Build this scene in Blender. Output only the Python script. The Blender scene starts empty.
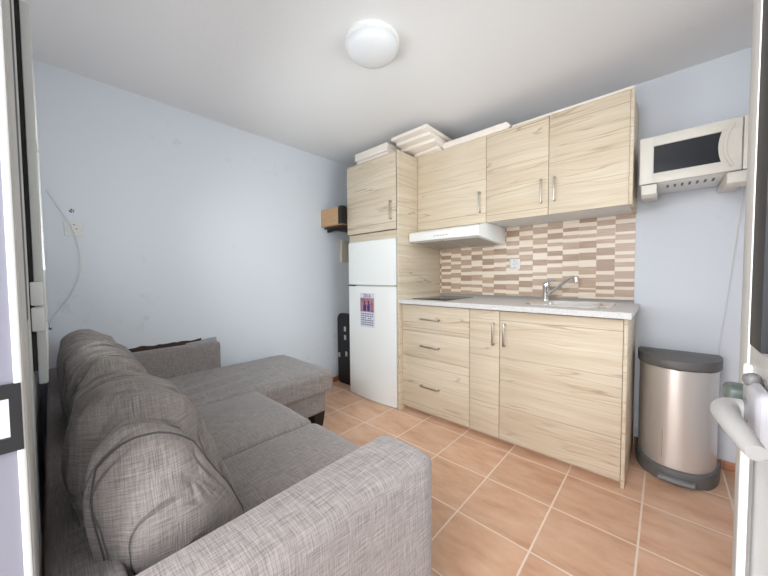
import bpy, bmesh, math, random
from mathutils import Vector, Matrix, noise

random.seed(7)
C = bpy.context.scene.collection
SC = bpy.context.scene
R = math.radians

# ------------------------------------------------------------------ camera
CAM = (2.5067, -2.5, 1.0891)
YAW, PIT, ROL, FPX = 0.7419, -0.0397, -0.0081, 307.2563
cd = bpy.data.cameras.new('camera')
cam = bpy.data.objects.new('camera', cd)
C.objects.link(cam)
cd.sensor_fit = 'HORIZONTAL'
cd.sensor_width = 36.0
cd.lens = FPX / 768.0 * 36.0
cd.clip_start = 0.02
cam.matrix_world = (Matrix.Translation(CAM) @ Matrix.Rotation(YAW, 4, 'Z')
                    @ Matrix.Rotation(math.pi / 2 + PIT, 4, 'X') @ Matrix.Rotation(ROL, 4, 'Z'))
SC.camera = cam

# ------------------------------------------------------------------ world, lights, exposure
w = bpy.data.worlds.new('World')
SC.world = w
w.use_nodes = True
bg = w.node_tree.nodes['Background']
bg.inputs[0].default_value = (0.86, 0.93, 1.0, 1)
bg.inputs[1].default_value = 2.2


def area(name, loc, rot, sx, sy, power, col):
    l = bpy.data.lights.new(name, 'AREA')
    l.shape = 'RECTANGLE'
    l.size, l.size_y, l.energy, l.color = sx, sy, power, col
    o = bpy.data.objects.new(name, l)
    o.location, o.rotation_euler = loc, rot
    C.objects.link(o)
    return o


area('daylight_door', (2.25, -4.0, 2.2), (R(70), 0, 0), 2.4, 2.0, 200, (0.99, 0.98, 1.0))
area('door_ceiling_fill', (2.2, -3.75, 0.0), (R(125), 0, 0), 2.4, 1.6, 75, (1.0, 0.98, 0.96))  # fill lamp added outside the doorway, aimed up to brighten the ceiling
area('daylight_window', (0.98, -3.55, 0.35), (R(128), 0, 0), 1.6, 1.5, 30, (0.99, 0.98, 1.0))
area('window_ceiling_fill', (0.98, -2.63, 1.28), (R(128), 0, 0), 0.86, 0.6, 19, (0.98, 0.98, 1.0))  # extra fill lamp in the window opening, added for the ceiling above the sofa
area('side_fill', (3.95, -1.25, 1.9), (R(68), 0, R(90)), 1.6, 1.6, 62, (0.98, 0.98, 1.0))  # added fill lamp shining in through the invented right-hand window
area('side_ceiling_fill', (3.7, -1.25, 0.2), (R(125), 0, R(90)), 1.6, 1.2, 60, (1.0, 0.98, 0.96))  # added low fill through the same invented window, aimed up at the ceiling

SC.view_settings.view_transform = 'Standard'
SC.view_settings.look = 'None'
SC.view_settings.exposure = -0.22
SC.view_settings.gamma = 1
SC.view_settings.use_curve_mapping = False

# ------------------------------------------------------------------ materials


def s2l(c):
    return tuple(((v / 255.0) / 12.92 if v / 255.0 <= .04045 else ((v / 255.0 + .055) / 1.055) ** 2.4) for v in c) + (1,)


def mat(name, col, rough=.5, metal=0.0, spec=.5, bump=None, coat=0.0):
    m = bpy.data.materials.new(name)
    m.use_nodes = True
    nt = m.node_tree
    b = nt.nodes['Principled BSDF']
    b.inputs['Base Color'].default_value = s2l(col)
    b.inputs['Roughness'].default_value = rough
    b.inputs['Metallic'].default_value = metal
    b.inputs['Specular IOR Level'].default_value = spec
    b.inputs['Coat Weight'].default_value = coat
    if bump:
        sc, st = bump
        n = nt.nodes.new('ShaderNodeTexNoise')
        n.inputs['Scale'].default_value = sc
        n.inputs['Detail'].default_value = 4
        tc = nt.nodes.new('ShaderNodeTexCoord')
        nt.links.new(tc.outputs['Object'], n.inputs['Vector'])
        bp = nt.nodes.new('ShaderNodeBump')
        bp.inputs['Strength'].default_value = st
        bp.inputs['Distance'].default_value = .01
        nt.links.new(n.outputs['Fac'], bp.inputs['Height'])
        nt.links.new(bp.outputs['Normal'], b.inputs['Normal'])
    return m


class NT:
    """tiny helper for node graphs"""

    def __init__(s, m):
        s.nt = m.node_tree
        s.b = s.nt.nodes['Principled BSDF']

    def n(s, t, **k):
        o = s.nt.nodes.new('ShaderNode' + t)
        for a, v in k.items():
            setattr(o, a, v)
        return o

    def l(s, a, b):
        s.nt.links.new(a, b)

    def math(s, op, a, b=None, c=None):
        o = s.n('Math', operation=op)
        for i, v in enumerate((a, b, c)):
            if v is None:
                continue
            if isinstance(v, (int, float)):
                o.inputs[i].default_value = v
            else:
                s.l(v, o.inputs[i])
        return o.outputs[0]

    def mix(s, f, a, b, mode='MIX'):
        o = s.n('Mix', data_type='RGBA', blend_type=mode)
        for i, v in ((0, f), (6, a), (7, b)):
            if isinstance(v, (int, float)):
                o.inputs[i].default_value = v
            elif isinstance(v, tuple):
                o.inputs[i].default_value = v
            else:
                s.l(v, o.inputs[i])
        return o.outputs[2]

    def noise(s, vec, scale=1.0, detail=3.0, rough=.5):
        o = s.n('TexNoise')
        o.inputs['Scale'].default_value = scale
        o.inputs['Detail'].default_value = detail
        o.inputs['Roughness'].default_value = rough
        s.l(vec, o.inputs['Vector'])
        return o.outputs['Fac']

    def scaled(s, vec, sc, off=None):
        o = s.n('Mapping')
        o.inputs['Scale'].default_value = sc
        s.l(vec, o.inputs['Vector'])
        if off is not None:
            s.l(off, o.inputs['Location'])
        return o.outputs[0]

    def ramp(s, fac, stops):
        o = s.n('ValToRGB')
        e = o.color_ramp.elements
        while len(e) < len(stops):
            e.new(.5)
        for i, (p, c) in enumerate(stops):
            e[i].position = p
            e[i].color = c if isinstance(c, tuple) else (c, c, c, 1)
        s.l(fac, o.inputs[0])
        return o.outputs[0]

    def bump(s, h, strength, dist=.01):
        o = s.n('Bump')
        o.inputs['Strength'].default_value = strength
        o.inputs['Distance'].default_value = dist
        s.l(h, o.inputs['Height'])
        s.l(o.outputs[0], s.b.inputs['Normal'])


def wood_mat():
    m = mat('light_oak_laminate', (222, 203, 172), .5, spec=.35)
    g = NT(m)
    tc = g.n('TexCoord')
    oi = g.n('ObjectInfo')
    rnd = g.math('MULTIPLY', oi.outputs['Random'], 9.0)
    cmb = g.n('CombineXYZ')
    g.l(rnd, cmb.inputs[0])
    g.l(rnd, cmb.inputs[1])
    g.l(rnd, cmb.inputs[2])
    v = g.scaled(tc.outputs['Object'], (1, 1, 1), cmb.outputs[0])
    sep = g.n('SeparateXYZ')
    g.l(v, sep.inputs[0])
    # slow warp of the grain
    warp = g.noise(g.scaled(v, (1.5, 1.5, 4.0)), 1.0, 2.0)
    zz = g.math('ADD', sep.outputs[2], g.math('MULTIPLY', warp, .09))
    c2 = g.n('CombineXYZ')
    g.l(sep.outputs[0], c2.inputs[0])
    g.l(sep.outputs[1], c2.inputs[1])
    g.l(zz, c2.inputs[2])
    fine = g.noise(g.scaled(c2.outputs[0], (3, 3, 150)), 1.0, 5.0, .6)
    broad = g.noise(g.scaled(c2.outputs[0], (1.3, 1.3, 26)), 1.0, 3.0)
    base = g.ramp(broad, [(.28, s2l((202, 186, 161))), (.45, s2l((214, 200, 179))), (.72, s2l((221, 209, 190)))])
    col = g.mix(g.ramp(fine, [(.40, .42), (.60, 0.0)]), base, s2l((198, 174, 142)))
    # thin dark veins
    vein = g.noise(g.scaled(c2.outputs[0], (1.1, 1.1, 15)), 1.0, 2.0)
    vd = g.math('ABSOLUTE', g.math('SUBTRACT', vein, .5))
    vm = g.noise(g.scaled(v, (2.5, 2.5, 7)), 1.0, 2.0)
    vf = g.math('MULTIPLY', g.ramp(vd, [(.0, .75), (.018, 0.0)]), g.ramp(vm, [(.45, 0.0), (.6, .8)]))
    col = g.mix(vf, col, s2l((150, 118, 84)))
    # straight plank seams at uneven heights
    zs = g.math('ADD', sep.outputs[2], g.math('MULTIPLY', g.math('SINE', g.math('MULTIPLY', sep.outputs[2], 11.0)), .03))
    fr = g.math('FRACT', g.math('DIVIDE', zs, .185))
    seam = g.math('LESS_THAN', fr, .016)
    col = g.mix(g.math('MULTIPLY', seam, .6), col, s2l((140, 112, 82)))
    g.l(col, g.b.inputs['Base Color'])
    g.bump(fine, .06, .002)
    return m


def fabric_mat(name, light, dark, creased=False):
    m = mat(name, light, .95, spec=.15)
    g = NT(m)
    tc = g.n('TexCoord')
    v = tc.outputs['Object']
    big = [g.noise(g.scaled(v, s), 1.0, 3.0, .65) for s in ((560, 20, 20), (20, 560, 20), (20, 20, 560))]
    # threads run within the surface: drop the set that is cut end-on
    nrm = g.n('SeparateXYZ')
    g.l(tc.outputs['Normal'], nrm.inputs[0])
    sm = .5
    for k in range(3):
        wgt = g.math('SUBTRACT', 1.0, g.math('ABSOLUTE', nrm.outputs[k]))
        sm = g.math('ADD', sm, g.math('MULTIPLY', g.math('MULTIPLY', g.math('SUBTRACT', big[k], .5), wgt), .5))
    fac = g.ramp(sm, [(.40, 0.0), (.60, 1.0)])
    col = g.mix(fac, s2l(dark), s2l(light))
    lo = g.noise(g.scaled(v, (3, 3, 3)), 1.0, 2.0)
    col = g.mix(g.ramp(lo, [(.3, .18), (.7, 0.0)]), col, s2l(dark))
    g.l(col, g.b.inputs['Base Color'])
    g.b.inputs['Sheen Weight'].default_value = .25
    if creased:
        wv = g.noise(g.scaled(v, (4, 3, 4)), 1.0, 2.0)
        va = g.n('VectorMath', operation='MULTIPLY_ADD')
        cx = g.n('CombineXYZ')
        g.l(wv, cx.inputs[0])
        g.l(cx.outputs[0], va.inputs[0])
        va.inputs[1].default_value = (.10, 0, 0)
        g.l(v, va.inputs[2])
        n1 = g.noise(g.scaled(va.outputs[0], (24, 2.6, 3.4)), 1.0, 2.0)
        ridge = g.ramp(g.math('ABSOLUTE', g.math('SUBTRACT', n1, .5)), [(0.0, 0.0), (.05, .75), (.2, 1.0)])
        patch = g.ramp(g.noise(g.scaled(v, (5, 5, 5)), 1.0, 2.0), [(.36, 0.15), (.58, 1.0)])
        h = g.math('ADD', g.math('MULTIPLY', g.math('MULTIPLY', ridge, patch), .9), g.math('MULTIPLY', sm, .12))
        g.bump(h, .85, .026)
    else:
        g.bump(sm, .35, .004)
    return m


def floor_mat():
    m = mat('terracotta_tiles', (190, 140, 115), .42, spec=.4)
    g = NT(m)
    geo = g.n('NewGeometry')
    sep = g.n('SeparateXYZ')
    g.l(geo.outputs['Position'], sep.inputs[0])
    P, W = .3138, .0032
    tx = g.math('DIVIDE', g.math('ADD', sep.outputs[0], -1.819 + P * 20), P)
    ty = g.math('DIVIDE', g.math('ADD', sep.outputs[1], .632 + P * 20), P)
    fx, fy = g.math('FRACT', tx), g.math('FRACT', ty)

    def edge(f):
        return g.math('SUBTRACT', .5, g.math('ABSOLUTE', g.math('SUBTRACT', f, .5)))
    e = g.math('MINIMUM', edge(fx), edge(fy))
    grout = g.ramp(e, [(W / P * .8, 1.0), (W / P * 1.5, 0.0)])
    c = g.n('CombineXYZ')
    g.l(g.math('FLOOR', tx), c.inputs[0])
    g.l(g.math('FLOOR', ty), c.inputs[1])
    wn = g.n('TexWhiteNoise', noise_dimensions='3D')
    g.l(c.outputs[0], wn.inputs['Vector'])
    va = g.n('VectorMath', operation='MULTIPLY_ADD')
    g.l(wn.outputs['Color'], va.inputs[0])
    va.inputs[1].default_value = (9, 9, 9)
    g.l(geo.outputs['Position'], va.inputs[2])
    mot = g.noise(g.scaled(va.outputs[0], (5, 13, 5)), 1.0, 5.0, .6)
    col = g.ramp(mot, [(.3, s2l((202, 155, 124))), (.5, s2l((217, 174, 144))), (.72, s2l((227, 190, 163)))])
    sh = g.math('ADD', g.math('MULTIPLY', wn.outputs['Value'], .12), .92)
    hs = g.n('HueSaturation')
    g.l(col, hs.inputs['Color'])
    g.l(sh, hs.inputs['Value'])
    col = g.mix(grout, hs.outputs[0], s2l((236, 216, 198)))
    g.l(col, g.b.inputs['Base Color'])
    g.bump(g.math('SUBTRACT', g.math('MULTIPLY', mot, .15), g.math('MULTIPLY', grout, 1.0)), .35, .003)
    return m


def wall_mat(name, col, stain):
    m = mat(name, col, .85, spec=.2)
    g = NT(m)
    tc = g.n('TexCoord')
    n1 = g.noise(g.scaled(tc.outputs['Object'], (1.7, 1.7, 1.7)), 1.0, 4.0)
    n2 = g.noise(g.scaled(tc.outputs['Object'], (11, 11, 11)), 1.0, 5.0, .6)
    f = g.math('MULTIPLY', g.ramp(n1, [(.55, 0.0), (.75, 1.0)]), g.ramp(n2, [(.56, 0.0), (.66, stain)]))
    c = g.mix(f, s2l(col), s2l(tuple(v * .72 for v in col)))
    g.l(c, g.b.inputs['Base Color'])
    n3 = g.noise(g.scaled(tc.outputs['Object'], (60, 60, 60)), 1.0, 4.0)
    g.bump(g.math('ADD', n3, g.math('MULTIPLY', n1, 3.0)), .12, .006)
    return m


def steel_mat(name, col, rough, stretch):
    m = mat(name, col, rough, .68)
    g = NT(m)
    tc = g.n('TexCoord')
    n = g.noise(g.scaled(tc.outputs['Object'], stretch), 1.0, 3.0)
    g.l(g.ramp(n, [(.3, rough * .8), (.7, rough * 1.25)]), g.b.inputs['Roughness'])
    g.bump(n, .05, .001)
    return m


def worktop_mat():
    m = mat('speckled_grey_worktop', (205, 203, 200), .38, spec=.5)
    g = NT(m)
    tc = g.n('TexCoord')
    n = g.noise(g.scaled(tc.outputs['Object'], (160, 160, 160)), 1.0, 3.0, .7)
    g.l(g.ramp(n, [(.35, s2l((194, 192, 191))), (.5, s2l((213, 211, 209))), (.65, s2l((223, 221, 219)))]), g.b.inputs['Base Color'])
    return m


def cardboard_mat():
    m = mat('cardboard', (192, 156, 120), .85, spec=.15)
    g = NT(m)
    tc = g.n('TexCoord')
    n = g.noise(g.scaled(tc.outputs['Object'], (30, 30, 200)), 1.0, 3.0)
    g.l(g.ramp(n, [(.3, s2l((184, 148, 112))), (.7, s2l((200, 164, 128)))]), g.b.inputs['Base Color'])
    return m


def tile_mat(name, a, b):
    m = mat(name, a, .3, spec=.5)
    g = NT(m)
    tc = g.n('TexCoord')
    n = g.noise(g.scaled(tc.outputs['Object'], (9, 9, 170)), 1.0, 3.0)
    g.l(g.ramp(n, [(.35, s2l(a)), (.65, s2l(b))]), g.b.inputs['Base Color'])
    return m


def glass_mat(name, col, rough=.02):
    m = bpy.data.materials.new(name)
    m.use_nodes = True
    nt = m.node_tree
    nt.nodes.clear()
    o = nt.nodes.new('ShaderNodeOutputMaterial')
    t = nt.nodes.new('ShaderNodeBsdfTransparent')
    t.inputs[0].default_value = s2l(col)
    gl = nt.nodes.new('ShaderNodeBsdfGlossy')
    gl.inputs['Roughness'].default_value = rough
    fr = nt.nodes.new('ShaderNodeFresnel')
    fr.inputs[0].default_value = 1.45
    mx = nt.nodes.new('ShaderNodeMixShader')
    nt.links.new(fr.outputs[0], mx.inputs[0])
    nt.links.new(t.outputs[0], mx.inputs[1])
    nt.links.new(gl.outputs[0], mx.inputs[2])
    nt.links.new(mx.outputs[0], o.inputs[0])
    return m


M_WOOD = wood_mat()
M_FAB = fabric_mat('grey_linen_weave', (172, 163, 160), (114, 107, 105))
M_FABC = fabric_mat('creased_grey_linen', (176, 166, 161), (112, 105, 102), True)
M_SEAM = mat('seam_thread', (84, 79, 78), .95)
M_FLOOR = floor_mat()
M_WALL = wall_mat('white_plaster', (222, 226, 233), .35)
M_CEIL = wall_mat('ceiling_paint', (232, 231, 232), .1)
M_WHITE = mat('white_enamel', (238, 238, 235), .28)
M_PLAST = mat('white_plastic', (226, 226, 224), .4)
M_BOARD = mat('white_lacquered_board', (236, 226, 216), .55, bump=(20, .05))
M_CREAM = mat('ivory_plastic', (214, 208, 198), .4)
M_ALU = mat('white_aluminium', (206, 206, 203), .45, bump=(60, .04))
M_STILE = mat('grey_aluminium', (176, 174, 171), .45, bump=(60, .04))
M_PANEL = mat('grey_door_panel', (192, 194, 193), .5, bump=(90, .04))
M_LILAC = mat('painted_jamb', (146, 145, 158), .5)
M_BLACK = mat('black_plastic', (16, 16, 18), .5)
M_RUB = mat('dark_rubber', (30, 32, 36), .6)
M_DKGREY = mat('charcoal_plastic', (102, 101, 100), .5)
M_STEEL = steel_mat('brushed_steel', (228, 224, 220), .34, (220, 220, 2))
M_SINK = mat('sink_steel', (240, 238, 235), .22, .85)
M_CHROME = mat('chrome', (214, 214, 214), .1, 1.0)
M_HANDLE = mat('satin_nickel', (186, 178, 168), .4, 1.0)
M_WORK = worktop_mat()
M_TRIM = mat('grey_upstand', (160, 158, 155), .4, .3)
M_HOB = mat('black_hob_glass', (30, 26, 26), .06, spec=.6)
M_MWGLASS = mat('microwave_window', (46, 48, 52), .12, spec=.5)
M_CARD = cardboard_mat()
M_GREEN = mat('dark_green_plastic', (74, 84, 78), .45)
M_GREYH = mat('pale_grey_plastic', (152, 150, 148), .4)
M_LOCK = mat('lock_plastic', (160, 158, 162), .4)
M_T1 = tile_mat('cream_tile', (226, 208, 188), (234, 219, 201))
M_T2 = tile_mat('tan_tile', (176, 148, 126), (192, 166, 143))
M_T3 = tile_mat('brown_tile', (158, 129, 107), (176, 148, 125))
M_GROUT = mat('tile_grout', (222, 210, 196), .8)
M_TERRA = tile_mat('terracotta_skirting', (176, 118, 86), (190, 134, 102))
M_SHADE = mat('opal_glass', (225, 226, 229), .25)
M_WOODLEG = mat('black_stained_wood', (22, 20, 20), .5)
M_LINING = mat('torn_brown_lining', (66, 50, 44), .9, bump=(60, .4))
M_FELT = mat('pale_grey_felt', (168, 170, 174), .9)
M_PAPER = mat('paper', (214, 214, 224), .7)
M_INK = mat('dark_ink', (52, 48, 74), .7)
M_GRASS = mat('outdoor_paving', (190, 186, 178), .9)
M_GLASS = glass_mat('clear_glass', (235, 240, 240))
M_DGLASS = glass_mat('obscure_door_glass', (170, 182, 176), .25)
M_WIRE = mat('white_cable', (222, 222, 222), .5)
M_BEIGE = mat('beige_plastic', (206, 196, 180), .5)

# ------------------------------------------------------------------ mesh helpers


class MB:
    def __init__(s):
        s.bm = bmesh.new()

    def _mark(s, geom, mi):
        for f in geom:
            if isinstance(f, bmesh.types.BMFace):
                f.material_index = mi

    def box(s, x0, y0, z0, x1, y1, z1, bev=0.0, seg=2, mi=0):
        r = bmesh.ops.create_cube(s.bm, size=1)
        vs = r['verts']
        for v in vs:
            v.co = Vector((x0 + (v.co.x + .5) * (x1 - x0), y0 + (v.co.y + .5) * (y1 - y0), z0 + (v.co.z + .5) * (z1 - z0)))
        fs = set(f for v in vs for f in v.link_faces)
        for f in fs:
            f.material_index = mi
        if bev:
            es = list(set(e for v in vs for e in v.link_edges))
            bmesh.ops.bevel(s.bm, geom=es, offset=bev, segments=seg, affect='EDGES', profile=.5)
        return s

    def tube(s, pts, r, n=10, cap=True, mi=0):
        pts = [Vector(p) for p in pts]
        rs = r if isinstance(r, (list, tuple)) else [r] * len(pts)
        rings = []
        up = None
        for i, p in enumerate(pts):
            t = (pts[min(i + 1, len(pts) - 1)] - pts[max(i - 1, 0)]).normalized()
            if up is None:
                a = Vector((0, 0, 1)) if abs(t.z) < .9 else Vector((1, 0, 0))
                up = (a - t * a.dot(t)).normalized()
            else:
                up = (up - t * up.dot(t)).normalized()
            sd = t.cross(up)
            rings.append([s.bm.verts.new(p + (up * math.cos(q) + sd * math.sin(q)) * rs[i]) for q in (2 * math.pi * k / n for k in range(n))])
        for a, b in zip(rings, rings[1:]):
            for k in range(n):
                s.bm.faces.new((a[k], a[(k + 1) % n], b[(k + 1) % n], b[k])).material_index = mi
        if cap:
            s.bm.faces.new(rings[0][::-1]).material_index = mi
            s.bm.faces.new(rings[-1]).material_index = mi
        return s

    def lathe(s, c, prof, n=32, mi=0):
        """profile [(r, z)] about a vertical axis at c"""
        rings = []
        for (r, z) in prof:
            if r < 1e-6:
                rings.append([s.bm.verts.new((c[0], c[1], c[2] + z))])
            else:
                rings.append([s.bm.verts.new((c[0] + r * math.cos(2 * math.pi * k / n), c[1] + r * math.sin(2 * math.pi * k / n), c[2] + z)) for k in range(n)])
        for a, b in zip(rings, rings[1:]):
            for k in range(n):
                q = [a[k % len(a)], a[(k + 1) % len(a)], b[(k + 1) % len(b)], b[k % len(b)]]
                u = []
                for v in q:
                    if v not in u:
                        u.append(v)
                if len(u) > 2:
                    s.bm.faces.new(u).material_index = mi
        return s

    def prism(s, poly, d, axis='z', a0=0.0, mi=0, bev=0.0):
        """closed outline extruded along axis from a0 to a0+d"""
        def mk(p, t):
            if axis == 'z':
                return (p[0], p[1], t)
            if axis == 'y':
                return (p[0], t, p[1])
            return (t, p[0], p[1])
        A = [s.bm.verts.new(mk(p, a0)) for p in poly]
        B = [s.bm.verts.new(mk(p, a0 + d)) for p in poly]
        n = len(poly)
        fs = [s.bm.faces.new(A[::-1]), s.bm.faces.new(B)]
        for k in range(n):
            fs.append(s.bm.faces.new((A[k], A[(k + 1) % n], B[(k + 1) % n], B[k])))
        for f in fs:
            f.material_index = mi
        if bev:
            es = [e for f in fs[:2] for e in f.edges]
            bmesh.ops.bevel(s.bm, geom=list(set(es)), offset=bev, segments=2, affect='EDGES', profile=.5)
        return s

    def soft(s, x0, y0, z0, x1, y1, z1, rad, n=20, fn=None, mi=0):
        """rounded box on a fine grid; rad = (rx, ry, rz); fn(u, co) bends it, u in -1..1"""
        b2 = bmesh.new()
        bmesh.ops.create_cube(b2, size=2)
        bmesh.ops.subdivide_edges(b2, edges=b2.edges[:], cuts=n, use_grid_fill=True)
        c = Vector(((x0 + x1) / 2, (y0 + y1) / 2, (z0 + z1) / 2))
        h = Vector(((x1 - x0) / 2, (y1 - y0) / 2, (z1 - z0) / 2))
        new = {}
        for v in b2.verts:
            u = v.co.copy()
            # ease samples towards the edges
            u = Vector([math.copysign(abs(k) ** .8, k) for k in u])
            q = Vector((0, 0, 0))
            base = Vector((0, 0, 0))
            for k in range(3):
                p = u[k] * h[k]
                inn = max(h[k] - rad[k], 0)
                cl = max(-inn, min(inn, p))
                base[k] = cl
                q[k] = (p - cl) / max(rad[k], 1e-6)
            ln = q.length
            if ln > 1e-6:
                q = q * (max(abs(q.x), abs(q.y), abs(q.z)) / ln)
            co = c + base + Vector([q[k] * rad[k] for k in range(3)])
            if fn:
                co = fn(u, co)
            new[v] = s.bm.verts.new(co)
        for f in b2.faces:
            s.bm.faces.new([new[v] for v in f.verts]).material_index = mi
        b2.free()
        return s

    def build(s, name, mats, parent=None, smooth=True, angle=35, xf=None, label=None):
        bm = s.bm
        bmesh.ops.recalc_face_normals(bm, faces=bm.faces[:])
        if xf is not None:
            bmesh.ops.transform(bm, matrix=xf, verts=bm.verts[:])
        org = Vector((0, 0, 0))
        if parent is not None:
            org = world_loc(parent)
        me = bpy.data.meshes.new(name)
        own = None
        if parent is None:
            # origin at the base of the thing
            xs = [v.co for v in bm.verts]
            mn = Vector([min(v[k] for v in xs) for k in range(3)])
            mx = Vector([max(v[k] for v in xs) for k in range(3)])
            own = Vector(((mn.x + mx.x) / 2, (mn.y + mx.y) / 2, mn.z))
            org = own
        for v in bm.verts:
            v.co -= org
        bm.to_mesh(me)
        bm.free()
        if not isinstance(mats, (list, tuple)):
            mats = [mats]
        for m in mats:
            me.materials.append(m)
        if smooth:
            for p in me.polygons:
                p.use_smooth = True
            me.set_sharp_from_angle(angle=R(angle))
        o = bpy.data.objects.new(name, me)
        C.objects.link(o)
        if parent is not None:
            o.parent = parent
        else:
            o.location = own
        if label:
            o['label'] = label
        return o


def soft_point(u, lo, hi, rad, fn):
    q, base, c = Vector((0, 0, 0)), Vector((0, 0, 0)), Vector((0, 0, 0))
    for k in range(3):
        h = (hi[k] - lo[k]) / 2
        c[k] = (hi[k] + lo[k]) / 2
        p = u[k] * h
        inn = max(h - rad[k], 0)
        base[k] = max(-inn, min(inn, p))
        q[k] = (p - base[k]) / rad[k]
    if q.length > 1e-6:
        q = q * (max(abs(q.x), abs(q.y), abs(q.z)) / q.length)
    return fn(u, c + base + Vector([q[k] * rad[k] for k in range(3)]))


def smooth_path(P, n=6):
    P = [Vector(p) for p in P]
    out = []
    for i in range(len(P) - 1):
        p0, p1, p2, p3 = P[max(i - 1, 0)], P[i], P[i + 1], P[min(i + 2, len(P) - 1)]
        for k in range(n):
            t = k / n
            out.append(.5 * ((2 * p1) + (p2 - p0) * t + (2 * p0 - 5 * p1 + 4 * p2 - p3) * t * t + (3 * p1 - p0 - 3 * p2 + p3) * t ** 3))
    out.append(P[-1])
    return out


def world_loc(o):
    p = Vector((0, 0, 0))
    while o is not None:
        p += o.location
        o = o.parent
    return p


def tag(o, label, cat, group=None, kind=None):
    o['label'] = label
    o['category'] = cat
    if group:
        o['group'] = group
    if kind:
        o['kind'] = kind
    return o


def thing(name, loc, label, cat, group=None):
    o = bpy.data.objects.new(name, None)
    o.empty_display_size = .1
    o.location = loc
    C.objects.link(o)
    return tag(o, label, cat, group)


def struct(o, label=None, cat=None):
    o['kind'] = 'structure'
    if label:
        o['label'] = label
        o['category'] = cat
    return o


def B(*a, **k):
    return MB().box(*a, **k)


# ------------------------------------------------------------------ room shell
ZC = 2.2576          # ceiling
XR = 3.02            # right wall
YF = -2.55           # inner face of the front wall
YO = -2.78           # outer face
JX0, JX1 = 1.90, 2.62    # doorway
WX0, WX1, WZ0, WZ1 = 0.50, 1.46, 0.90, 1.66   # window above the sofa

struct(B(-.15, YO, -.12, XR + .15, .15, 0).build('floor', M_FLOOR, smooth=False), 'terracotta tiled floor with pale grout lines', 'floor')
struct(B(-.15, YO, ZC, XR + .15, .15, ZC + .15).build('ceiling', M_CEIL, smooth=False), 'pale grey painted ceiling', 'ceiling')
struct(B(-.15, YO, 0, 0, .15, ZC).build('wall_left', M_WALL, smooth=False), 'white plaster wall behind the chaise with stains near the ceiling', 'wall')
struct(B(0, 0, 0, XR, .15, ZC).build('wall_back', M_WALL, smooth=False), 'white plaster wall behind the kitchen units', 'wall')
RY0, RY1, RZ0, RZ1 = -1.95, -.55, .75, 2.1      # added window opening in the right wall for fill light, unseen behind the door
rw = MB()
rw.box(XR, YO, 0, XR + .15, RY0, ZC)
rw.box(XR, RY1, 0, XR + .15, .15, ZC)
rw.box(XR, RY0, 0, XR + .15, RY1, RZ0)
rw.box(XR, RY0, RZ1, XR + .15, RY1, ZC)
struct(rw.build('wall_right', M_WALL, smooth=False), 'white plaster wall hidden behind the open door', 'wall')
fw = MB()
fw.box(0, YO, 0, WX0, YF, ZC)
fw.box(WX0, YO, 0, WX1, YF, WZ0)
fw.box(WX0, YO, WZ1, WX1, YF, ZC)
fw.box(WX1, YO, 0, JX0 - .05, YF, ZC)
fw.box(JX0 - .05, YO, 2.12, JX1 + .03, YF, ZC)
fw.box(JX1 + .03, YO, 0, XR, YF, ZC)
struct(fw.build('wall_front', M_WALL, smooth=False), 'white plaster wall behind the sofa with the doorway', 'wall')
struct(B(-4, -9, -.16, 7, YO, -.12).build('ground', M_GRASS, smooth=False), 'pale paving outside the doorway', 'ground')

# terracotta skirting, one tile course high
sk = MB()
x = 2.376
while x < XR - .012:
    nx = min(2.7605 if x < 2.76 else x + .3138, XR - .012)
    sk.box(x + .0015, -.009, 0.001, nx - .0015, 0, .052, bev=.002)
    x = nx
struct(sk.build('baseboard_back', M_TERRA), 'terracotta skirting tiles behind the pedal bin', 'skirting')
sk = MB()
y = -.012
while y > -1.0:
    sk.box(0, y - .31, .001, .009, y, .052, bev=.002)
    y -= .3138
sk.box(.012, -.009, .001, .31, 0, .052, bev=.002)
struct(sk.build('baseboard_left', M_TERRA), 'terracotta skirting tiles beside the fridge', 'skirting')

# window above the sofa: frame fixed in the front wall, sash hinged on its right
win = bpy.data.objects.new('window_1', None)
win.location = ((WX0 + WX1) / 2, YF, WZ0)
C.objects.link(win)
struct(win, 'white aluminium window above the sofa back, seen edge on', 'window')
m = MB()
for (a, b, c_, d_) in ((WX0 - .03, WZ0 - .04, WX0 + .02, ZC - .3), (WX1 - .02, WZ0 - .04, WX1 + .05, ZC - .3)):
    m.box(a, YF - .05, b, c_, -2.529, WZ1 + .04, bev=.003)
m.box(WX0, YF - .05, WZ0 - .04, WX1, -2.529, WZ0 + .01, bev=.003)
m.box(WX0, YF - .05, WZ1 - .01, WX1, -2.529, WZ1 + .04, bev=.003)
m.build('window_frame', M_ALU, win)
sx0, sx1, sz0, sz1 = WX0 + .0, 1.50, .857, 1.672
m = MB()
m.box(sx0, -2.522, sz0, sx0 + .05, -2.5075, sz1, bev=.003)
m.box(sx1 - .05, -2.522, sz0, sx1, -2.5075, sz1, bev=.003)
m.box(sx0 + .05, -2.522, sz0, sx1 - .05, -2.5075, sz0 + .05, bev=.003)
m.box(sx0 + .05, -2.522, sz1 - .05, sx1 - .05, -2.5075, sz1, bev=.003)
m.build('sash', M_ALU, win)
B(sx1 - .03, -2.5288, sz0 + .03, sx1 - .0015, -2.5222, sz1 + .2).build('gasket', M_BLACK, win, label='black strip painted as the shade in the gap along the sash')  # black strip gives the shaded gap between frame and sash its darkness
B(sx0 + .045, -2.517, sz0 + .045, sx1 - .045, -2.513, sz1 - .045).build('window_pane', M_GLASS, win)
for k, (za, zb) in enumerate(((.975, 1.027), (1.031, 1.082))):
    B(sx1 - .002, -2.5275, za, sx1 + .013, -2.5095, zb, bev=.003).build('hinge', M_PLAST, win)

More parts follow.
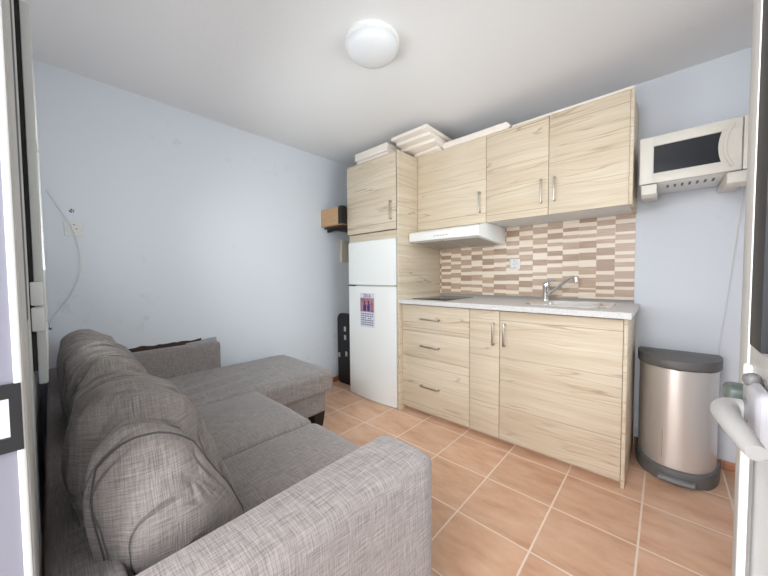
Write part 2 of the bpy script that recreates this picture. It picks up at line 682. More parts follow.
win = bpy.data.objects.new('added_window', None)  # invented window, out of view, put in to light the room from the right
win.location = (XR + .08, (RY0 + RY1) / 2, RZ0)
C.objects.link(win)
struct(win, 'added white framed window in the right wall, unseen behind the open door', 'window')
m = MB()
m.box(XR + .05, RY0, RZ0, XR + .11, RY0 + .05, RZ1)
m.box(XR + .05, RY1 - .05, RZ0, XR + .11, RY1, RZ1)
m.box(XR + .05, RY0 + .05, RZ0, XR + .11, RY1 - .05, RZ0 + .05)
m.box(XR + .05, RY0 + .05, RZ1 - .05, XR + .11, RY1 - .05, RZ1)
m.build('window_frame', M_ALU, win)
B(XR + .078, RY0 + .045, RZ0 + .045, XR + .084, RY1 - .045, RZ1 - .045).build('window_pane', M_GLASS, win)

# doorway lining on the left with its strike plate
jamb = bpy.data.objects.new('trim_1', None)
jamb.location = (JX0, YF, 0)
C.objects.link(jamb)
struct(jamb, 'white metal lining on the left of the doorway', 'door frame')
m = MB()
m.box(JX0 - .05, YO - .02, 0, JX0, -2.534, 2.12, bev=.002)
m.build('lining', M_LILAC, jamb, label='bright lilac white inner face of the door lining')
m = MB()
m.box(JX0 - .13, YF + .001, 0, JX0 - .003, -2.5251, 2.16, bev=.0015)
m.box(JX0 - .27, YF + .001, 0, JX0 - .212, -2.5256, 2.16, bev=.0015)
m.box(JX0 - .006, -2.5345, 0, JX0 + .003, -2.5265, 2.12, bev=.002)
m.build('architrave', M_ALU, jamb)
B(JX0 - .211, YF + .001, 1.02, JX0 - .131, -2.5258, 2.15).build('groove_shade', M_BLACK, jamb, label='black strip painted as the shade in the groove of the architrave')  # shade of the architrave groove, put in as a black strip
# plate with a keep hole
zc_, hh = .914, .043
m = MB()
y0, y1 = -2.575, -2.5285
m.box(JX0, y0, zc_ - hh, JX0 + .004, y1, zc_ - hh + .018)
m.box(JX0, y0, zc_ + hh - .018, JX0 + .004, y1, zc_ + hh)
m.box(JX0, y1 - .0105, zc_ - hh + .018, JX0 + .004, y1, zc_ + hh - .018)
m.box(JX0, y0, zc_ - hh + .018, JX0 + .004, y0 + .01, zc_ + hh - .018)
sp = m.build('strike_plate', M_BLACK, jamb, label='black strike plate with a bright keep hole')
B(JX0 - .001, y0 + .01, zc_ - hh + .018, JX0 + .0015, y1 - .0105, zc_ + hh - .018).build('keep', M_CHROME, sp)
struct(B(JX0, YO, 2.10, JX1, YF, 2.119).build('trim_2', M_ALU), 'head of the door frame', 'door frame')

# ------------------------------------------------------------------ open door on the right
DX, DE, DH = 2.579, -1.90, -2.545     # visible face, free edge, hinge edge
door = bpy.data.objects.new('door_1', None)
door.location = (DX + .02, DH, 0)
C.objects.link(door)
struct(door, 'grey glazed metal door standing open at the right edge', 'door')
T = .042
GZ = 1.008
m = MB()
m.box(DX, DE - .063, .012, DX + T, DE, 2.09, bev=.003)
m.box(DX, DH, .012, DX + T, DH + .063, 2.09, bev=.003)
m.box(DX, DH + .063, 2.03, DX + T, DE - .063, 2.09, bev=.003)
m.box(DX, DH + .063, .012, DX + T, DE - .063, .075, bev=.003)
m.box(DX, DH + .063, GZ - .05, DX + T, DE - .063, GZ, bev=.003)
m.build('door_frame', M_STILE, door)
m = MB()
m.box(DX - .0012, DE - .0635, .02, DX + .0005, DE - .0605, 2.03)
m.box(DX - .006, DE - .085, .06, DX + .0005, DE - .0745, GZ - .02, bev=.002)
m.build('door_bead', M_WHITE, door, label='thin white glazing bead')
m = MB()
m.box(DX - .0005, DE - .118, GZ, DX + T - .004, DE - .0636, 2.03, bev=.001)
m.box(DX + .004, DH + .063, GZ, DX + T - .004, DH + .118, 2.03, bev=.004)
m.box(DX + .004, DH + .118, GZ, DX + T - .004, DE - .118, GZ + .022, bev=.004)
m.box(DX + .004, DH + .118, 2.0, DX + T - .004, DE - .118, 2.03, bev=.004)
m.build('glazing_gasket', M_RUB, door, label='dark rubber glazing gasket')
B(DX + .018, DH + .117, GZ + .02, DX + .024, DE - .117, 2.001).build('glass_pane', M_DGLASS, door)
B(DX + .006, DH + .063, .075, DX + T - .006, DE - .063, GZ - .05).build('door_panel', M_PANEL, door)
# lock case, lever, thumb turn
hy, hz = -2.04, .953
lk = MB().box(DX - .0115, hy - .045, hz - .030, DX - .0006, hy + .025, hz + .030, bev=.008, seg=4).build('lock_case', M_LOCK, door)
pts = [(DX - .009, hy, hz), (DX - .018, hy, hz), (DX - .0235, hy - .003, hz), (DX - .0265, hy - .012, hz), (DX - .0265, hy - .026, hz),
       (DX - .0245, hy - .042, hz - .001), (DX - .021, hy - .057, hz - .004), (DX - .0175, hy - .070, hz - .008), (DX - .0150, hy - .078, hz - .010)]
lev = MB().tube(smooth_path(pts, 4), [.0105] * 9 + [.0105 - .0036 * k / 23 for k in range(24)], n=24).build('door_handle', M_GREYH, door, angle=60)
MB().tube([(DX - .0112, hy, hz), (DX - .0135, hy, hz)], .0128, n=24).build('collar', M_DKGREY, lev)
k = MB().soft(DX - .022, hy + .030, hz - .006, DX - .001, hy + .062, hz + .014, (.006, .008, .007), n=8)
k.build('thumb_turn', M_GREEN, door, label='dark green thumb turn behind the lever')
MB().soft(DX - .014, hy - .004, hz + .024, DX - .001, hy + .012, hz + .038, (.006, .008, .008), n=8).build('lock_cylinder', M_DKGREY, door)

# ------------------------------------------------------------------ fitted kitchen
XT0, XT1 = .3233, .9373
ZUT, ZUB = 2.0777, 1.4678


def bar_handle(parent, p, length, vert, out=-1):
    """bow handle with two feet standing off a front facing -y; p = centre on the face"""
    x, y, z = p
    h = length / 2
    m = MB()
    if vert:
        m.box(x - .006, y - .030, z - h, x + .006, y - .022, z + h, bev=.003)
        for s in (-1, 1):
            m.box(x - .005, y - .024, z + s * (h - .006) - .006, x + .005, y, z + s * (h - .006) + .006, bev=.002)
    else:
        m.box(x - h, y - .030, z - .006, x + h, y - .022, z + .006, bev=.003)
        for s in (-1, 1):
            m.box(x + s * (h - .006) - .006, y - .024, z - .005, x + s * (h - .006) + .006, y, z + .005, bev=.002)
    return m.build('handle', M_HANDLE, parent)


# tall unit around the fridge
t = thing('tall_cabinet', ((XT0 + XT1) / 2, -.3, 0), 'tall light oak cabinet housing the white fridge', 'cabinet')
B(XT1 - .019, -.6095, .0, XT1, -.002, ZUT, bev=.001).build('side_panel', M_WOOD, t)
B(XT0, -.55, .0, XT0 + .016, -.002, ZUT, bev=.001).build('side_panel', M_WOOD, t)
m = MB()
m.box(XT0 + .016, -.588, ZUT - .018, XT1 - .019, -.002, ZUT - .001)
m.box(XT0 + .016, -.575, 1.44, XT1 - .019, -.002, 1.458)
m.box(XT0 + .016, -.02, 1.458, XT1 - .019, -.003, ZUT - .018)
m.build('carcass', M_WOOD, t)
B(XT0 + .002, -.5885, 1.402, XT1 - .0195, -.577, 1.4625, bev=.001).build('filler_strip', M_WOOD, t)
d = B(XT0, -.6115, 1.467, XT1 - .026, -.5925, ZUT, bev=.001).build('door', M_WOOD, t)
bar_handle(d, (.863, -.6115, 1.619), .15, True)
B(XT1 - .0255, -.606, 1.467, XT1 - .0195, -.5925, ZUT - .002).build('door_gap_shade', M_BLACK, t, label='black strip painted as the shade in the gap beside the door')  # dark gap beside the tall door, its shade drawn as a black strip

# wall units
U = [(.9385, 1.5464, 1.5015, 'left'), (1.5464, 1.9525, 1.914, 'mid'), (1.9525, 2.3654, 1.988, 'right')]
UL = {'left': 'light oak wall cabinet above the extractor hood', 'mid': 'narrow light oak wall cabinet between the two other wall cabinets, over the outlet',
      'right': 'light oak wall cabinet at the right end beside the microwave'}
for a, b, hx, k in U:
    t = thing('wall_cabinet', ((a + b) / 2, -.17, ZUB), UL[k], 'cabinet', 'light oak wall cabinets')
    m = MB()
    e = b - .016 if k == 'right' else b - .001
    m.box(a + .001, -.340, ZUB, e, -.003, ZUB + .016)
    m.box(a + .001, -.340, ZUT - .016, e, -.003, ZUT - .0005)
    m.box(a + .001, -.340, ZUB + .016, a + .016, -.003, ZUT - .016)
    m.box(e - .015, -.340, ZUB + .016, e, -.003, ZUT - .016)
    m.box(a + .016, -.02, ZUB + .016, e - .015, -.003, ZUT - .016)
    m.build('carcass', M_PLAST, t)
    d = B(a + .0015, -.3613, ZUB - .001, (b - .0165 if k == 'right' else b - .0015), -.3425, ZUT, bev=.001).build('door', M_WOOD, t)
    bar_handle(d, (hx, -.3613, 1.617), .15, True)
    if k == 'right':
        B(b - .0155, -.3613, ZUB - .001, b, -.003, ZUT, bev=.001).build('side_panel', M_WOOD, t)

# base units
YB = -.5707
ZT = .8685
t = thing('drawer_unit', (1.23, -.28, 0), 'light oak base unit with three drawers beside the fridge', 'cabinet')
m = MB()
m.box(.9395, YB + .021, .036, 1.5255, -.01, .052)
m.box(.9395, YB + .021, .052, .955, -.01, ZT)
m.box(1.5105, YB + .021, .052, 1.5255, -.01, ZT)
m.box(.955, -.026, .052, 1.5105, -.01, ZT)
m.build('carcass', M_PLAST, t)
B(.9395, YB + .055, 0, 1.5255, YB + .07, .0355).build('plinth', M_WOOD, t)
for za, zb_, hz_ in ((.656, .860, .7575), (.4515, .653, .55), (.037, .4485, .2385)):
    d = B(.9405, YB, za, 1.525, YB + .019, zb_, bev=.001).build('drawer', M_WOOD, t)
    bar_handle(d, (1.208, YB, hz_), .166, False)
t = thing('base_cabinet', (1.63, -.28, 0), 'narrow light oak base cupboard between the drawers and the sink cupboard', 'cabinet')
m = MB()
m.box(1.5275, YB + .021, .036, 1.7325, -.01, .052)
m.box(1.5275, YB + .021, .052, 1.5425, -.01, ZT)
m.box(1.7175, YB + .021, .052, 1.7325, -.01, ZT)
m.build('carcass', M_PLAST, t)
B(1.5275, YB + .055, 0, 1.7325, YB + .07, .0355).build('plinth', M_WOOD, t)
d = B(1.5285, YB, .037, 1.7318, YB + .019, .860, bev=.001).build('door', M_WOOD, t)
bar_handle(d, (1.697, YB, .71), .146, True)
t = thing('base_cabinet', (2.05, -.28, 0), 'wide light oak sink cupboard at the right end beside the pedal bin', 'cabinet')
m = MB()
m.box(1.7345, YB + .021, .036, 2.357, -.01, .052)
m.box(1.7345, YB + .021, .052, 1.7495, -.01, ZT)
m.build('carcass', M_PLAST, t)
B(1.7345, YB + .055, 0, 2.357, YB + .07, .0355).build('plinth', M_WOOD, t)
B(2.3585, YB - .001, .0, 2.3745, -.003, ZT, bev=.001).build('side_panel', M_WOOD, t)
d = B(1.7355, YB, .037, 2.3565, YB + .019, .860, bev=.001).build('door', M_WOOD, t)
bar_handle(d, (1.767, YB, .711), .146, True)

# worktop with the sink cut out of it
WT0, WT1, WY = XT1 + .001, 2.3897, -.6177
SX0, SX1, SY0, SY1 = 1.835, 2.285, -.475, -.06      # sink outer rim
t = thing('worktop', (1.66, -.3, .869), 'pale grey speckled worktop along the kitchen units', 'worktop')
m = MB()
i = .02
m.box(WT0, WY, .869, SX0 + i, -.003, .9)
m.box(SX1 - i, WY, .869, WT1, -.003, .9)
m.box(SX0 + i, WY, .869, SX1 - i, SY0 + i, .9)
m.box(SX0 + i, SY1 - i, .869, SX1 - i, -.003, .9)
m.build('slab', M_WORK, t, smooth=False)
m = MB()
m.prism([(-.003, .9), (-.022, .9), (-.02, .908), (-.007, .922), (-.003, .922)], 2.362 - WT0, 'x', WT0)
m.build('upstand', M_TRIM, t, label='slim grey upstand strip')

# inset sink: rounded rim plus bowl


def rrect(x0, y0, x1, y1, r, n=6):
    P = []
    for cx, cy, a in ((x1 - r, y1 - r, 0), (x0 + r, y1 - r, 90), (x0 + r, y0 + r, 180), (x1 - r, y0 + r, 270)):
        for k in range(n + 1):
            q = R(a + 90 * k / n)
            P.append((cx + r * math.cos(q), cy + r * math.sin(q)))
    return P


t = thing('sink', (2.05, -.28, .8), 'stainless steel sink set in the worktop', 'sink')
m = MB()
loops = [(rrect(SX0, SY0, SX1, SY1, .09), .9005), (rrect(SX0 + .004, SY0 + .004, SX1 - .004, SY1 - .004, .088), .9085),
         (rrect(SX0 + .05, SY0 + .04, SX1 - .04, SY1 - .075, .075), .9075), (rrect(SX0 + .055, SY0 + .045, SX1 - .045, SY1 - .08, .072), .899),
         (rrect(SX0 + .075, SY0 + .065, SX1 - .065, SY1 - .10, .06), .775), (rrect(SX0 + .11, SY0 + .1, SX1 - .1, SY1 - .135, .045), .765)]
rings = [[m.bm.verts.new((p[0], p[1], z)) for p in L] for L, z in loops]
for a, b in zip(rings, rings[1:]):
    n = len(a)
    for k in range(n):
        m.bm.faces.new((a[k], a[(k + 1) % n], b[(k + 1) % n], b[k]))
m.bm.faces.new(rings[-1])
m.build('bowl', M_SINK, t, angle=50)
MB().lathe((2.05, -.285, .765), [(0, .004), (.028, .004), (.032, 0)], 24).build('drain', M_CHROME, t)

# mixer tap
tx, ty = 1.878, -.10
t = thing('faucet', (tx, ty, .906), 'chrome mixer tap with a raised swivel spout behind the sink', 'faucet')
MB().lathe((tx, ty, .9065), [(0, 0), (.026, 0), (.026, .006), (.022, .01), (.021, .085), (.0235, .09), (.0235, .115), (.019, .128), (0, .132)], 28).build('tap_body', M_CHROME, t)
MB().tube([(tx + .012, ty - .01, .945), (tx + .05, ty - .02, .974), (tx + .11, ty - .035, 1.025), (tx + .15, ty - .045, 1.059), (tx + .172, ty - .052, 1.069), (tx + .195, ty - .058, 1.066)],
          [.0125, .0115, .0105, .0105, .0105, .0105], 14).build('spout', M_CHROME, t, angle=60)
MB().tube([(tx + .192, ty - .057, 1.07), (tx + .196, ty - .058, 1.038)], [.0125, .012], 16).build('aerator', M_CHROME, t)
MB().tube([(tx, ty, 1.036), (tx + .03, ty - .012, 1.046), (tx + .062, ty - .024, 1.048)], [.009, .007, .006], 10).build('lever', M_CHROME, t)

# hob
t = thing('hob', (1.17, -.29, .9), 'black glass ceramic hob set in the worktop', 'hob')
B(1.0, -.52, .9005, 1.31, -.07, .9055, bev=.002).build('glass', M_HOB, t)
m = MB()
for cx, cy, r in ((1.15, -.20, .07), (1.15, -.40, .085)):
    m.lathe((cx, cy, .9056), [(r, 0), (r + .004, .0003), (r + .006, 0)], 40)
m.build('cooking_zone', mat('hob_marking', (120, 112, 110), .4), t)

# extractor hood: a shallow wedge with a slim front
t = thing('extractor_hood', (1.245, -.25, 1.33), 'white extractor hood under the wall cabinet above the hob', 'extractor hood')
hx0, hx1 = .945, 1.5475
prof = [(-.004, ZUB - .002), (-.335, ZUB - .002), (-.3635, ZUB - .004), (-.475, 1.437), (-.487, 1.425), (-.487, 1.366), (-.475, 1.362), (-.004, 1.329)]
MB().prism(prof, hx1 - hx0, 'x', hx0, bev=.002).build('hood_body', M_WHITE, t, angle=25)
m = MB()
ang = math.atan2(1.362 - 1.329, .471)
for a, b in ((hx0 + .03, 1.235), (1.255, hx1 - .03)):
    z = lambda y: 1.329 + (-.004 - y) / .471 * .033
    m.prism([(-.05, z(-.05) - .003), (-.43, z(-.43) - .003), (-.43, z(-.43) + .002), (-.05, z(-.05) + .002)], b - a, 'x', a)
m.build('filter', mat('filter_mesh', (190, 184, 176), .55, .2, bump=(500, .3)), t, label='grey grease filter on the underside')
m = MB()
for k in range(5):
    m.box(1.185 + k * .026, -.4885, 1.388, 1.203 + k * .026, -.486, 1.398, bev=.001)
m.build('button', M_BEIGE, t)

# mosaic splashback between worktop and wall units
m = MB()
z0, z1 = .901, 1.4665
m.box(XT1 + .001, -.0027, z0, 2.362, -.0006, z1, mi=3)
edges = [.9385, .953] + [1.0545 + .1005 * k for k in range(13)] + [2.3615]
rr = random.Random(11)
fixed = {len(edges) - 2: [1.468, 1.438, 1.412, 1.359, 1.344, 1.307, 1.286, 1.234, 1.213, 1.189, 1.165, 1.134, 1.107, 1.058, 1.039, 1.006, .987, .941, .922],
         len(edges) - 3: [1.466, 1.445, 1.408, 1.389, 1.339, 1.32, 1.291, 1.263, 1.213, 1.187, 1.109, 1.086, 1.035, 1.01, .985, .959, .936, .922],
         len(edges) - 4: [1.468, 1.441, 1.415, 1.387, 1.363, 1.337, 1.315, 1.267, 1.237, 1.185, 1.139, 1.087, 1.064, .995, .985, .963, .922]}
for ci in range(len(edges) - 1):
    a, b = edges[ci] + .0006, edges[ci + 1] - .0006
    if b - a < .004:
        continue
    zs = fixed.get(ci)
    dark = ci % 2 == 0
    if zs is None:
        zs = [z1]
        dk = dark
        while zs[-1] > z0 + .03:
            zs.append(zs[-1] - (rr.choice((.027, .044, .05, .05, .036)) if dk else rr.choice((.024, .028, .028, .034, .05))))
            dk = not dk
        zs[-1] = z0
    else:
        zs[-1] = z0
    for za, zb_ in zip(zs, zs[1:]):
        n = max(1, int((za - zb_) / .055 + .5))
        for q in range(n):
            ta, tb = za - (za - zb_) * q / n, za - (za - zb_) * (q + 1) / n
            m.box(a, -.0045, tb + .0006, b, -.0024, ta - .0006, mi=(rr.choice((1, 1, 2)) if dark else 0))
        dark = not dark
tag(m.build('mosaic_splashback', [M_T1, M_T2, M_T3, M_GROUT], smooth=False), 'cream and brown mosaic tile splashback behind the worktop', 'splashback')


def socket(name, org, xf_axis, label, plates, cat='socket', hole=0):
    """plates centred on org; faces -y when axis is 'y', +x when axis is 'x'"""
    t = thing(name, org, label, cat)
    x, y, z = org
    W = .08
    X = Matrix.Translation(org) @ (Matrix.Rotation(R(90), 4, 'Z') if xf_axis == 'x' else Matrix.Identity(4)) @ Matrix.Translation(-Vector(org))
    n = plates
    m = MB()
    m.box(x - W * n / 2, y - .010, z - W / 2, x + W * n / 2, y, z + W / 2, bev=.004)
    m.build('plate', M_PLAST, t, xf=X)
    k = hole
    cx = x - W * n / 2 + W * (k + .5)
    m = MB()
    prof = [(.029, 0), (.031, -.002), (.029, -.003), (.020, -.0015), (0, -.001)]
    c = MB().lathe((0, 0, 0), prof, 28)
    c.build('well', mat('socket_well', (222, 222, 220), .5), t, xf=X @ Matrix.Translation((cx, y - .0105, z)) @ Matrix.Rotation(R(-90), 4, 'X') @ Matrix.Scale(1, 4))
    m = MB()
    for s in (-1, 1):
        m.box(cx + s * .0095 - .003, y - .0135, z - .003, cx + s * .0095 + .003, y - .011, z + .003, bev=.001)
        m.box(cx - .003, y - .0135, z + s * .024 - .003, cx + .003, y - .011, z + s * .024 + .003)
    m.build('contact', M_DKGREY, t, xf=X)
    return t


socket('wall_outlet', (1.628, -.0046, 1.173), 'y', 'white square power outlet on the mosaic splashback', 1)
socket('wall_outlet', (.0, -2.391, 1.371), 'x', 'white square power outlet on the left wall above the sofa back', 1)
# exposed wires stub over it
t = thing('wire_stub', (0, -2.40, 1.46), 'small hole with bare wire ends above the left wall outlet', 'wires')
MB().tube([(0.001, -2.398, 1.474), (.0025, -2.398, 1.474)], .011, 14).build('hole', M_DKGREY, t)
m = MB()
for dy, dz in ((-.006, .004), (.003, -.006), (.006, .006)):
    m.tube([(.001, -2.398 + dy * .5, 1.474), (.012, -2.398 + dy, 1.474 + dz), (.016, -2.396 + dy * 2, 1.468 + dz * 2)], .0022, 6)
m.build('wire_end', M_WIRE, t)

# white cable looping on the left wall
P = [(46, 1.575, -2.492), (0, 1.50, -2.458), (0, 1.40, -2.41), (0, 1.30, -2.383), (0, 1.20, -2.372), (0, 1.10, -2.381), (0, 1.0, -2.415), (0, .92, -2.462), (0, .862, -2.494), (0, .818, -2.503)]


tag(MB().tube(smooth_path([(.006 + .012 * math.exp(-((p[1] - 1.37) / .09) ** 2), p[2], p[1]) for p in P]), .0035, 8).build('cable', M_WIRE), 'white cable bowing out on the left wall below the outlet', 'cable')
tag(MB().lathe((0, 0, 0), [(0, .004), (.006, .004), (.008, 0)], 12).build('cable_hole', M_DKGREY, xf=Matrix.Translation((.0, -2.503, .812)) @ Matrix.Rotation(R(90), 4, 'Y')),
    'small dark cable hole in the left wall behind the sofa', 'hole')

# ------------------------------------------------------------------ fridge with calendar
FX0, FX1, FY = .342, .912, -.6295
t = thing('fridge', (.627, -.33, 0), 'white two door fridge freezer in the tall cabinet', 'fridge')
B(FX0, -.57, .03, FX1, -.03, 1.388, bev=.004).build('cabinet', M_WHITE, t)


def fdoor(za, zb_):
    n = 14
    P = [(FX0, -.572)]
    for k in range(n + 1):
        u = k / n
        P.append((FX0 + (FX1 - FX0) * u, FY + .012 - .022 * (1 - (2 * u - 1) ** 2)))
    P.append((FX1, -.572))
    return MB().prism(P, zb_ - za, 'z', za, bev=.003)


fdoor(1.0125, 1.386).build('freezer_door', M_WHITE, t)
fdoor(.008, .998).build('fridge_door', M_WHITE, t)
B(FX0 - .0005, -.612, 1.386, FX1, -.03, 1.398, bev=.003).build('top_trim', M_CREAM, t)
B(FX0 + .01, -.595, .998, FX1 - .01, -.573, 1.0125).build('gasket', M_CREAM, t)
m = MB()
m.box(FX0 + .004, -.638, .998, FX0 + .075, -.600, 1.0115, bev=.003)
m.build('hinge', M_DKGREY, t, label='dark middle hinge')
m = MB()
m.box(FX1 - .10, -.634, .999, FX1 - .01, -.600, 1.011, bev=.003)
m.build('grip_cover', M_CREAM, t)
B(FX0 + .01, -.56, .0, FX1 - .01, -.05, .032).build('plinth', M_DKGREY, t)

t = thing('calendar', (.603, -.642, .65), 'small 2016 paper calendar on the fridge door', 'calendar')
cy = -.6412
B(.517, cy - .0015, .645, .689, cy, .940).build('sheet', M_PAPER, t, smooth=False)


def pic_mat():
    m = mat('calendar_picture', (150, 110, 130), .6)
    g = NT(m)
    tc = g.n('TexCoord')
    n = g.noise(g.scaled(tc.outputs['Object'], (30, 30, 24)), 1.0, 2.0)
    g.l(g.ramp(n, [(.32, s2l((96, 74, 120))), (.45, s2l((150, 104, 120))), (.58, s2l((188, 132, 128))), (.72, s2l((150, 120, 160)))]), g.b.inputs['Base Color'])
    return m


B(.521, cy - .0022, .777, .685, cy - .0014, .898).build('picture', pic_mat(), t, smooth=False)
m = MB()
for cx, s in ((.575, 1.0), (.622, .85)):
    m.prism([(cx - .018 * s, .784), (cx + .018 * s, .784), (cx + .019 * s, .83), (cx + .007, .846 * 1.0), (cx + .009, .868), (cx, .876), (cx - .009, .868), (cx - .007, .846), (cx - .019 * s, .83)], .0006, 'y', cy - .0029)
m.build('figures', mat('figure_ink', (58, 48, 110), .6), t)
m = MB()
for r in range(6):
    for c_ in range(7):
        if random.random() < .9:
            m.box(.530 + c_ * .0215, cy - .0024, .755 - r * .0185, .530 + c_ * .0215 + .015, cy - .0012, .755 - r * .0185 + .009)
m.build('date_grid', mat('date_ink', (84, 88, 118), .7), t, smooth=False)
fc = bpy.data.curves.new('year_text', 'FONT')
fc.body = '2016'
fc.size = .046
fc.align_x = 'CENTER'
fc.extrude = .0002
fc.materials.append(M_INK)
fo = bpy.data.objects.new('year_curve', fc)
C.objects.link(fo)
bpy.context.view_layer.update()
fm = bpy.data.meshes.new_from_object(fo.evaluated_get(bpy.context.evaluated_depsgraph_get()))
bpy.data.objects.remove(fo)
fo = bpy.data.objects.new('year_text', fm)
C.objects.link(fo)
fo.parent = t
fo.location = Vector((.603, cy - .0022, .903)) - Vector(t.location)
fo.rotation_euler = (R(90), 0, 0)

# ------------------------------------------------------------------ white boards on top of the units


def board(x0, y0, z0, x1, y1, z1, rz, label, group='white boards on the cabinets', ry=0.0):
    c = Vector(((x0 + x1) / 2, (y0 + y1) / 2, z0))
    X = Matrix.Translation(c) @ Matrix.Rotation(R(rz), 4, 'Z') @ Matrix.Rotation(R(ry), 4, 'Y') @ Matrix.Translation(-c)
    return tag(B(x0, y0, z0, x1, y1, z1, bev=.003).build('white_board', M_BOARD, xf=X), label, 'board', group)


zt = ZUT + .001
board(.42, -.575, zt, .80, -.22, zt + .038, 0, 'white board at the bottom of the left pile on the tall cabinet')
board(.415, -.59, zt + .039, .80, -.24, zt + .070, 0, 'white board in the middle of the left pile on the tall cabinet')
board(.405, -.585, zt + .071, .80, -.23, zt + .108, 0, 'white board on top of the left pile on the tall cabinet')
board(.945, -.41, zt, 1.185, -.12, zt + .022, -6, 'lowest white board of the right pile, jutting over the hood cabinet')
board(.875, -.50, zt + .024, 1.20, -.17, zt + .050, 1, 'second white board from the bottom of the right pile')
board(.88, -.565, zt + .051, 1.195, -.21, zt + .078, 2, 'third white board from the bottom of the right pile')
board(.875, -.62, zt + .079, 1.215, -.25, zt + .105, 0, 'topmost white board of the right pile, close to the ceiling')
tag(MB().prism([(1.20, zt), (1.70, zt), (1.715, zt + .02), (1.69, zt + .046), (1.20, zt + .046), (1.185, zt + .02)], .06, 'y', -.372, bev=.004).build('white_board', M_BOARD),
    'long narrow white board along the front edge above the hood cabinet', 'board', 'white boards on the cabinets')
board(1.725, -.364, zt, 2.363, -.05, zt + .012, 0, 'thin white board lying flat over the two right wall cabinets')

# ------------------------------------------------------------------ ceiling lamp
t = thing('ceiling_lamp', (1.405, -1.37, ZC), 'round white ceiling lamp with an opal dome', 'lamp')
MB().lathe((1.405, -1.37, ZC), [(0, 0), (.132, 0), (.134, -.008), (.134, -.022), (.128, -.026), (0, -.026)], 48).build('lamp_base', M_WHITE, t)
MB().lathe((1.405, -1.37, ZC - .025), [(.127, 0), (.128, -.012), (.122, -.028), (.105, -.042), (.075, -.053), (.04, -.059), (0, -.061)], 48).build('lamp_shade', M_SHADE, t, angle=60)

# ------------------------------------------------------------------ microwave on wall arms
mx0, mx1, my, mz0, mz1 = 2.392, 2.872, -.35, 1.560, 1.802
t = thing('microwave', (2.63, -.19, mz0), 'white microwave oven mounted on the wall beside the upper cabinets', 'microwave')
B(mx0, my + .022, mz0, mx1, -.03, mz1, bev=.006).build('casing', M_WHITE, t)
dx1 = 2.752
m = MB()
# door as a frame round the window
wx0, wx1, wz0, wz1 = mx0 + .056, 2.69, mz0 + .052, mz1 - .052
m.box(mx0, my, mz0 + .001, wx0, my + .021, mz1 - .001, bev=.004)
m.box(wx0 - .004, my, mz0 + .001, dx1, my + .021, wz0, bev=.004)
m.box(wx0 - .004, my, wz1, dx1, my + .021, mz1 - .001, bev=.004)
arc = []
for k in range(13):
    q = -1 + 2 * k / 12
    arc.append((2.689 - .012 * (1 - q * q), (wz0 + wz1) / 2 + q * (wz1 - wz0 + .012) / 2))
m.prism(arc + [(dx1 - .002, arc[-1][1]), (dx1 - .002, arc[0][1])], .019, 'y', my + .001)
d = m.build('door', M_CREAM, t)
B(wx0 - .003, my + .006, wz0 - .003, 2.691, my + .018, wz1 + .003).build('window', M_MWGLASS, d, smooth=False, label='dark glass window')
arc2 = []
for k in range(15):
    q = -1 + 2 * k / 14
    arc2.append((2.698 + .026 * (1 - (1 - q * q)) , my - .004, (mz0 + mz1) / 2 + q * .098))
MB().tube(arc2, .006, 8).build('handle', M_CREAM, d)
B(dx1 + .003, my, mz0 + .001, mx1, my + .021, mz1 - .001, bev=.004).build('control_panel', M_CREAM, t)
m = MB()
for k in range(4):
    m.box(dx1 + .025, my - .003, mz0 + .03 + k * .045, mx1 - .02, my + .001, mz0 + .056 + k * .045, bev=.002)
m.build('button', M_PLAST, t)
m = MB()
for k in range(7):
    m.box(2.50 + k * .028, my + .09, mz0 - .003, 2.509 + k * .028, my + .15, mz0 - .0005)
m.build('vent', M_DKGREY, t)
for a, b, lab in ((2.402, 2.463, 'white wall arm under the left end of the microwave'), (2.704, 2.768, 'white wall arm under the right end of the microwave')):
    pr = [(-.001, mz0 - .005), (-.335, mz0 - .005), (-.335, mz0 - .002), (-.372, mz0 + .0), (-.383, mz0 - .018), (-.38, mz0 - .062), (-.35, mz0 - .088), (-.30, mz0 - .088), (-.22, mz0 - .055), (-.10, mz0 - .05), (-.03, mz0 - .10), (-.001, mz0 - .10)]
    pr = [(y, z - .0) for y, z in pr]
    pr = [(-.001, mz0 - .006), (-.352, mz0 - .006), (-.372, mz0 - .010), (-.380, mz0 - .03), (-.376, mz0 - .058), (-.358, mz0 - .072), (-.33, mz0 - .074), (-.28, mz0 - .060), (-.2, mz0 - .045), (-.08, mz0 - .036), (-.001, mz0 - .034)]
    tag(MB().prism(pr, b - a, 'x', a, bev=.004).build('wall_bracket', M_CREAM), lab, 'bracket', 'microwave wall arms')
tag(MB().tube(smooth_path([(2.795, -.012, 1.56), (2.797, -.008, 1.48), (2.775, -.006, 1.2), (2.752, -.006, .9), (2.733, -.006, .66), (2.725, -.006, .5)]), .003, 8).build('cable', M_WIRE),
    'white microwave cable running down the wall behind the pedal bin', 'cable')

# ------------------------------------------------------------------ pedal bin (D-shaped)
bx, bw = 2.566, .164
t = thing('pedal_bin', (bx, -.15, 0), 'D-shaped brushed steel pedal bin with a dark grey lid', 'bin')


def dshape(w_, yb, yf, n=24):
    P = []
    for k in range(n + 1):
        q = math.pi + math.pi * k / n
        cx_, sx_ = math.cos(q), math.sin(q)
        P.append((bx + w_ * math.copysign(abs(cx_) ** .8, cx_), yb + (yb - yf) * math.copysign(abs(sx_) ** .85, sx_)))
    P += [(bx + w_ - .004, yb + .012), (bx - w_ + .004, yb + .012)]
    return P


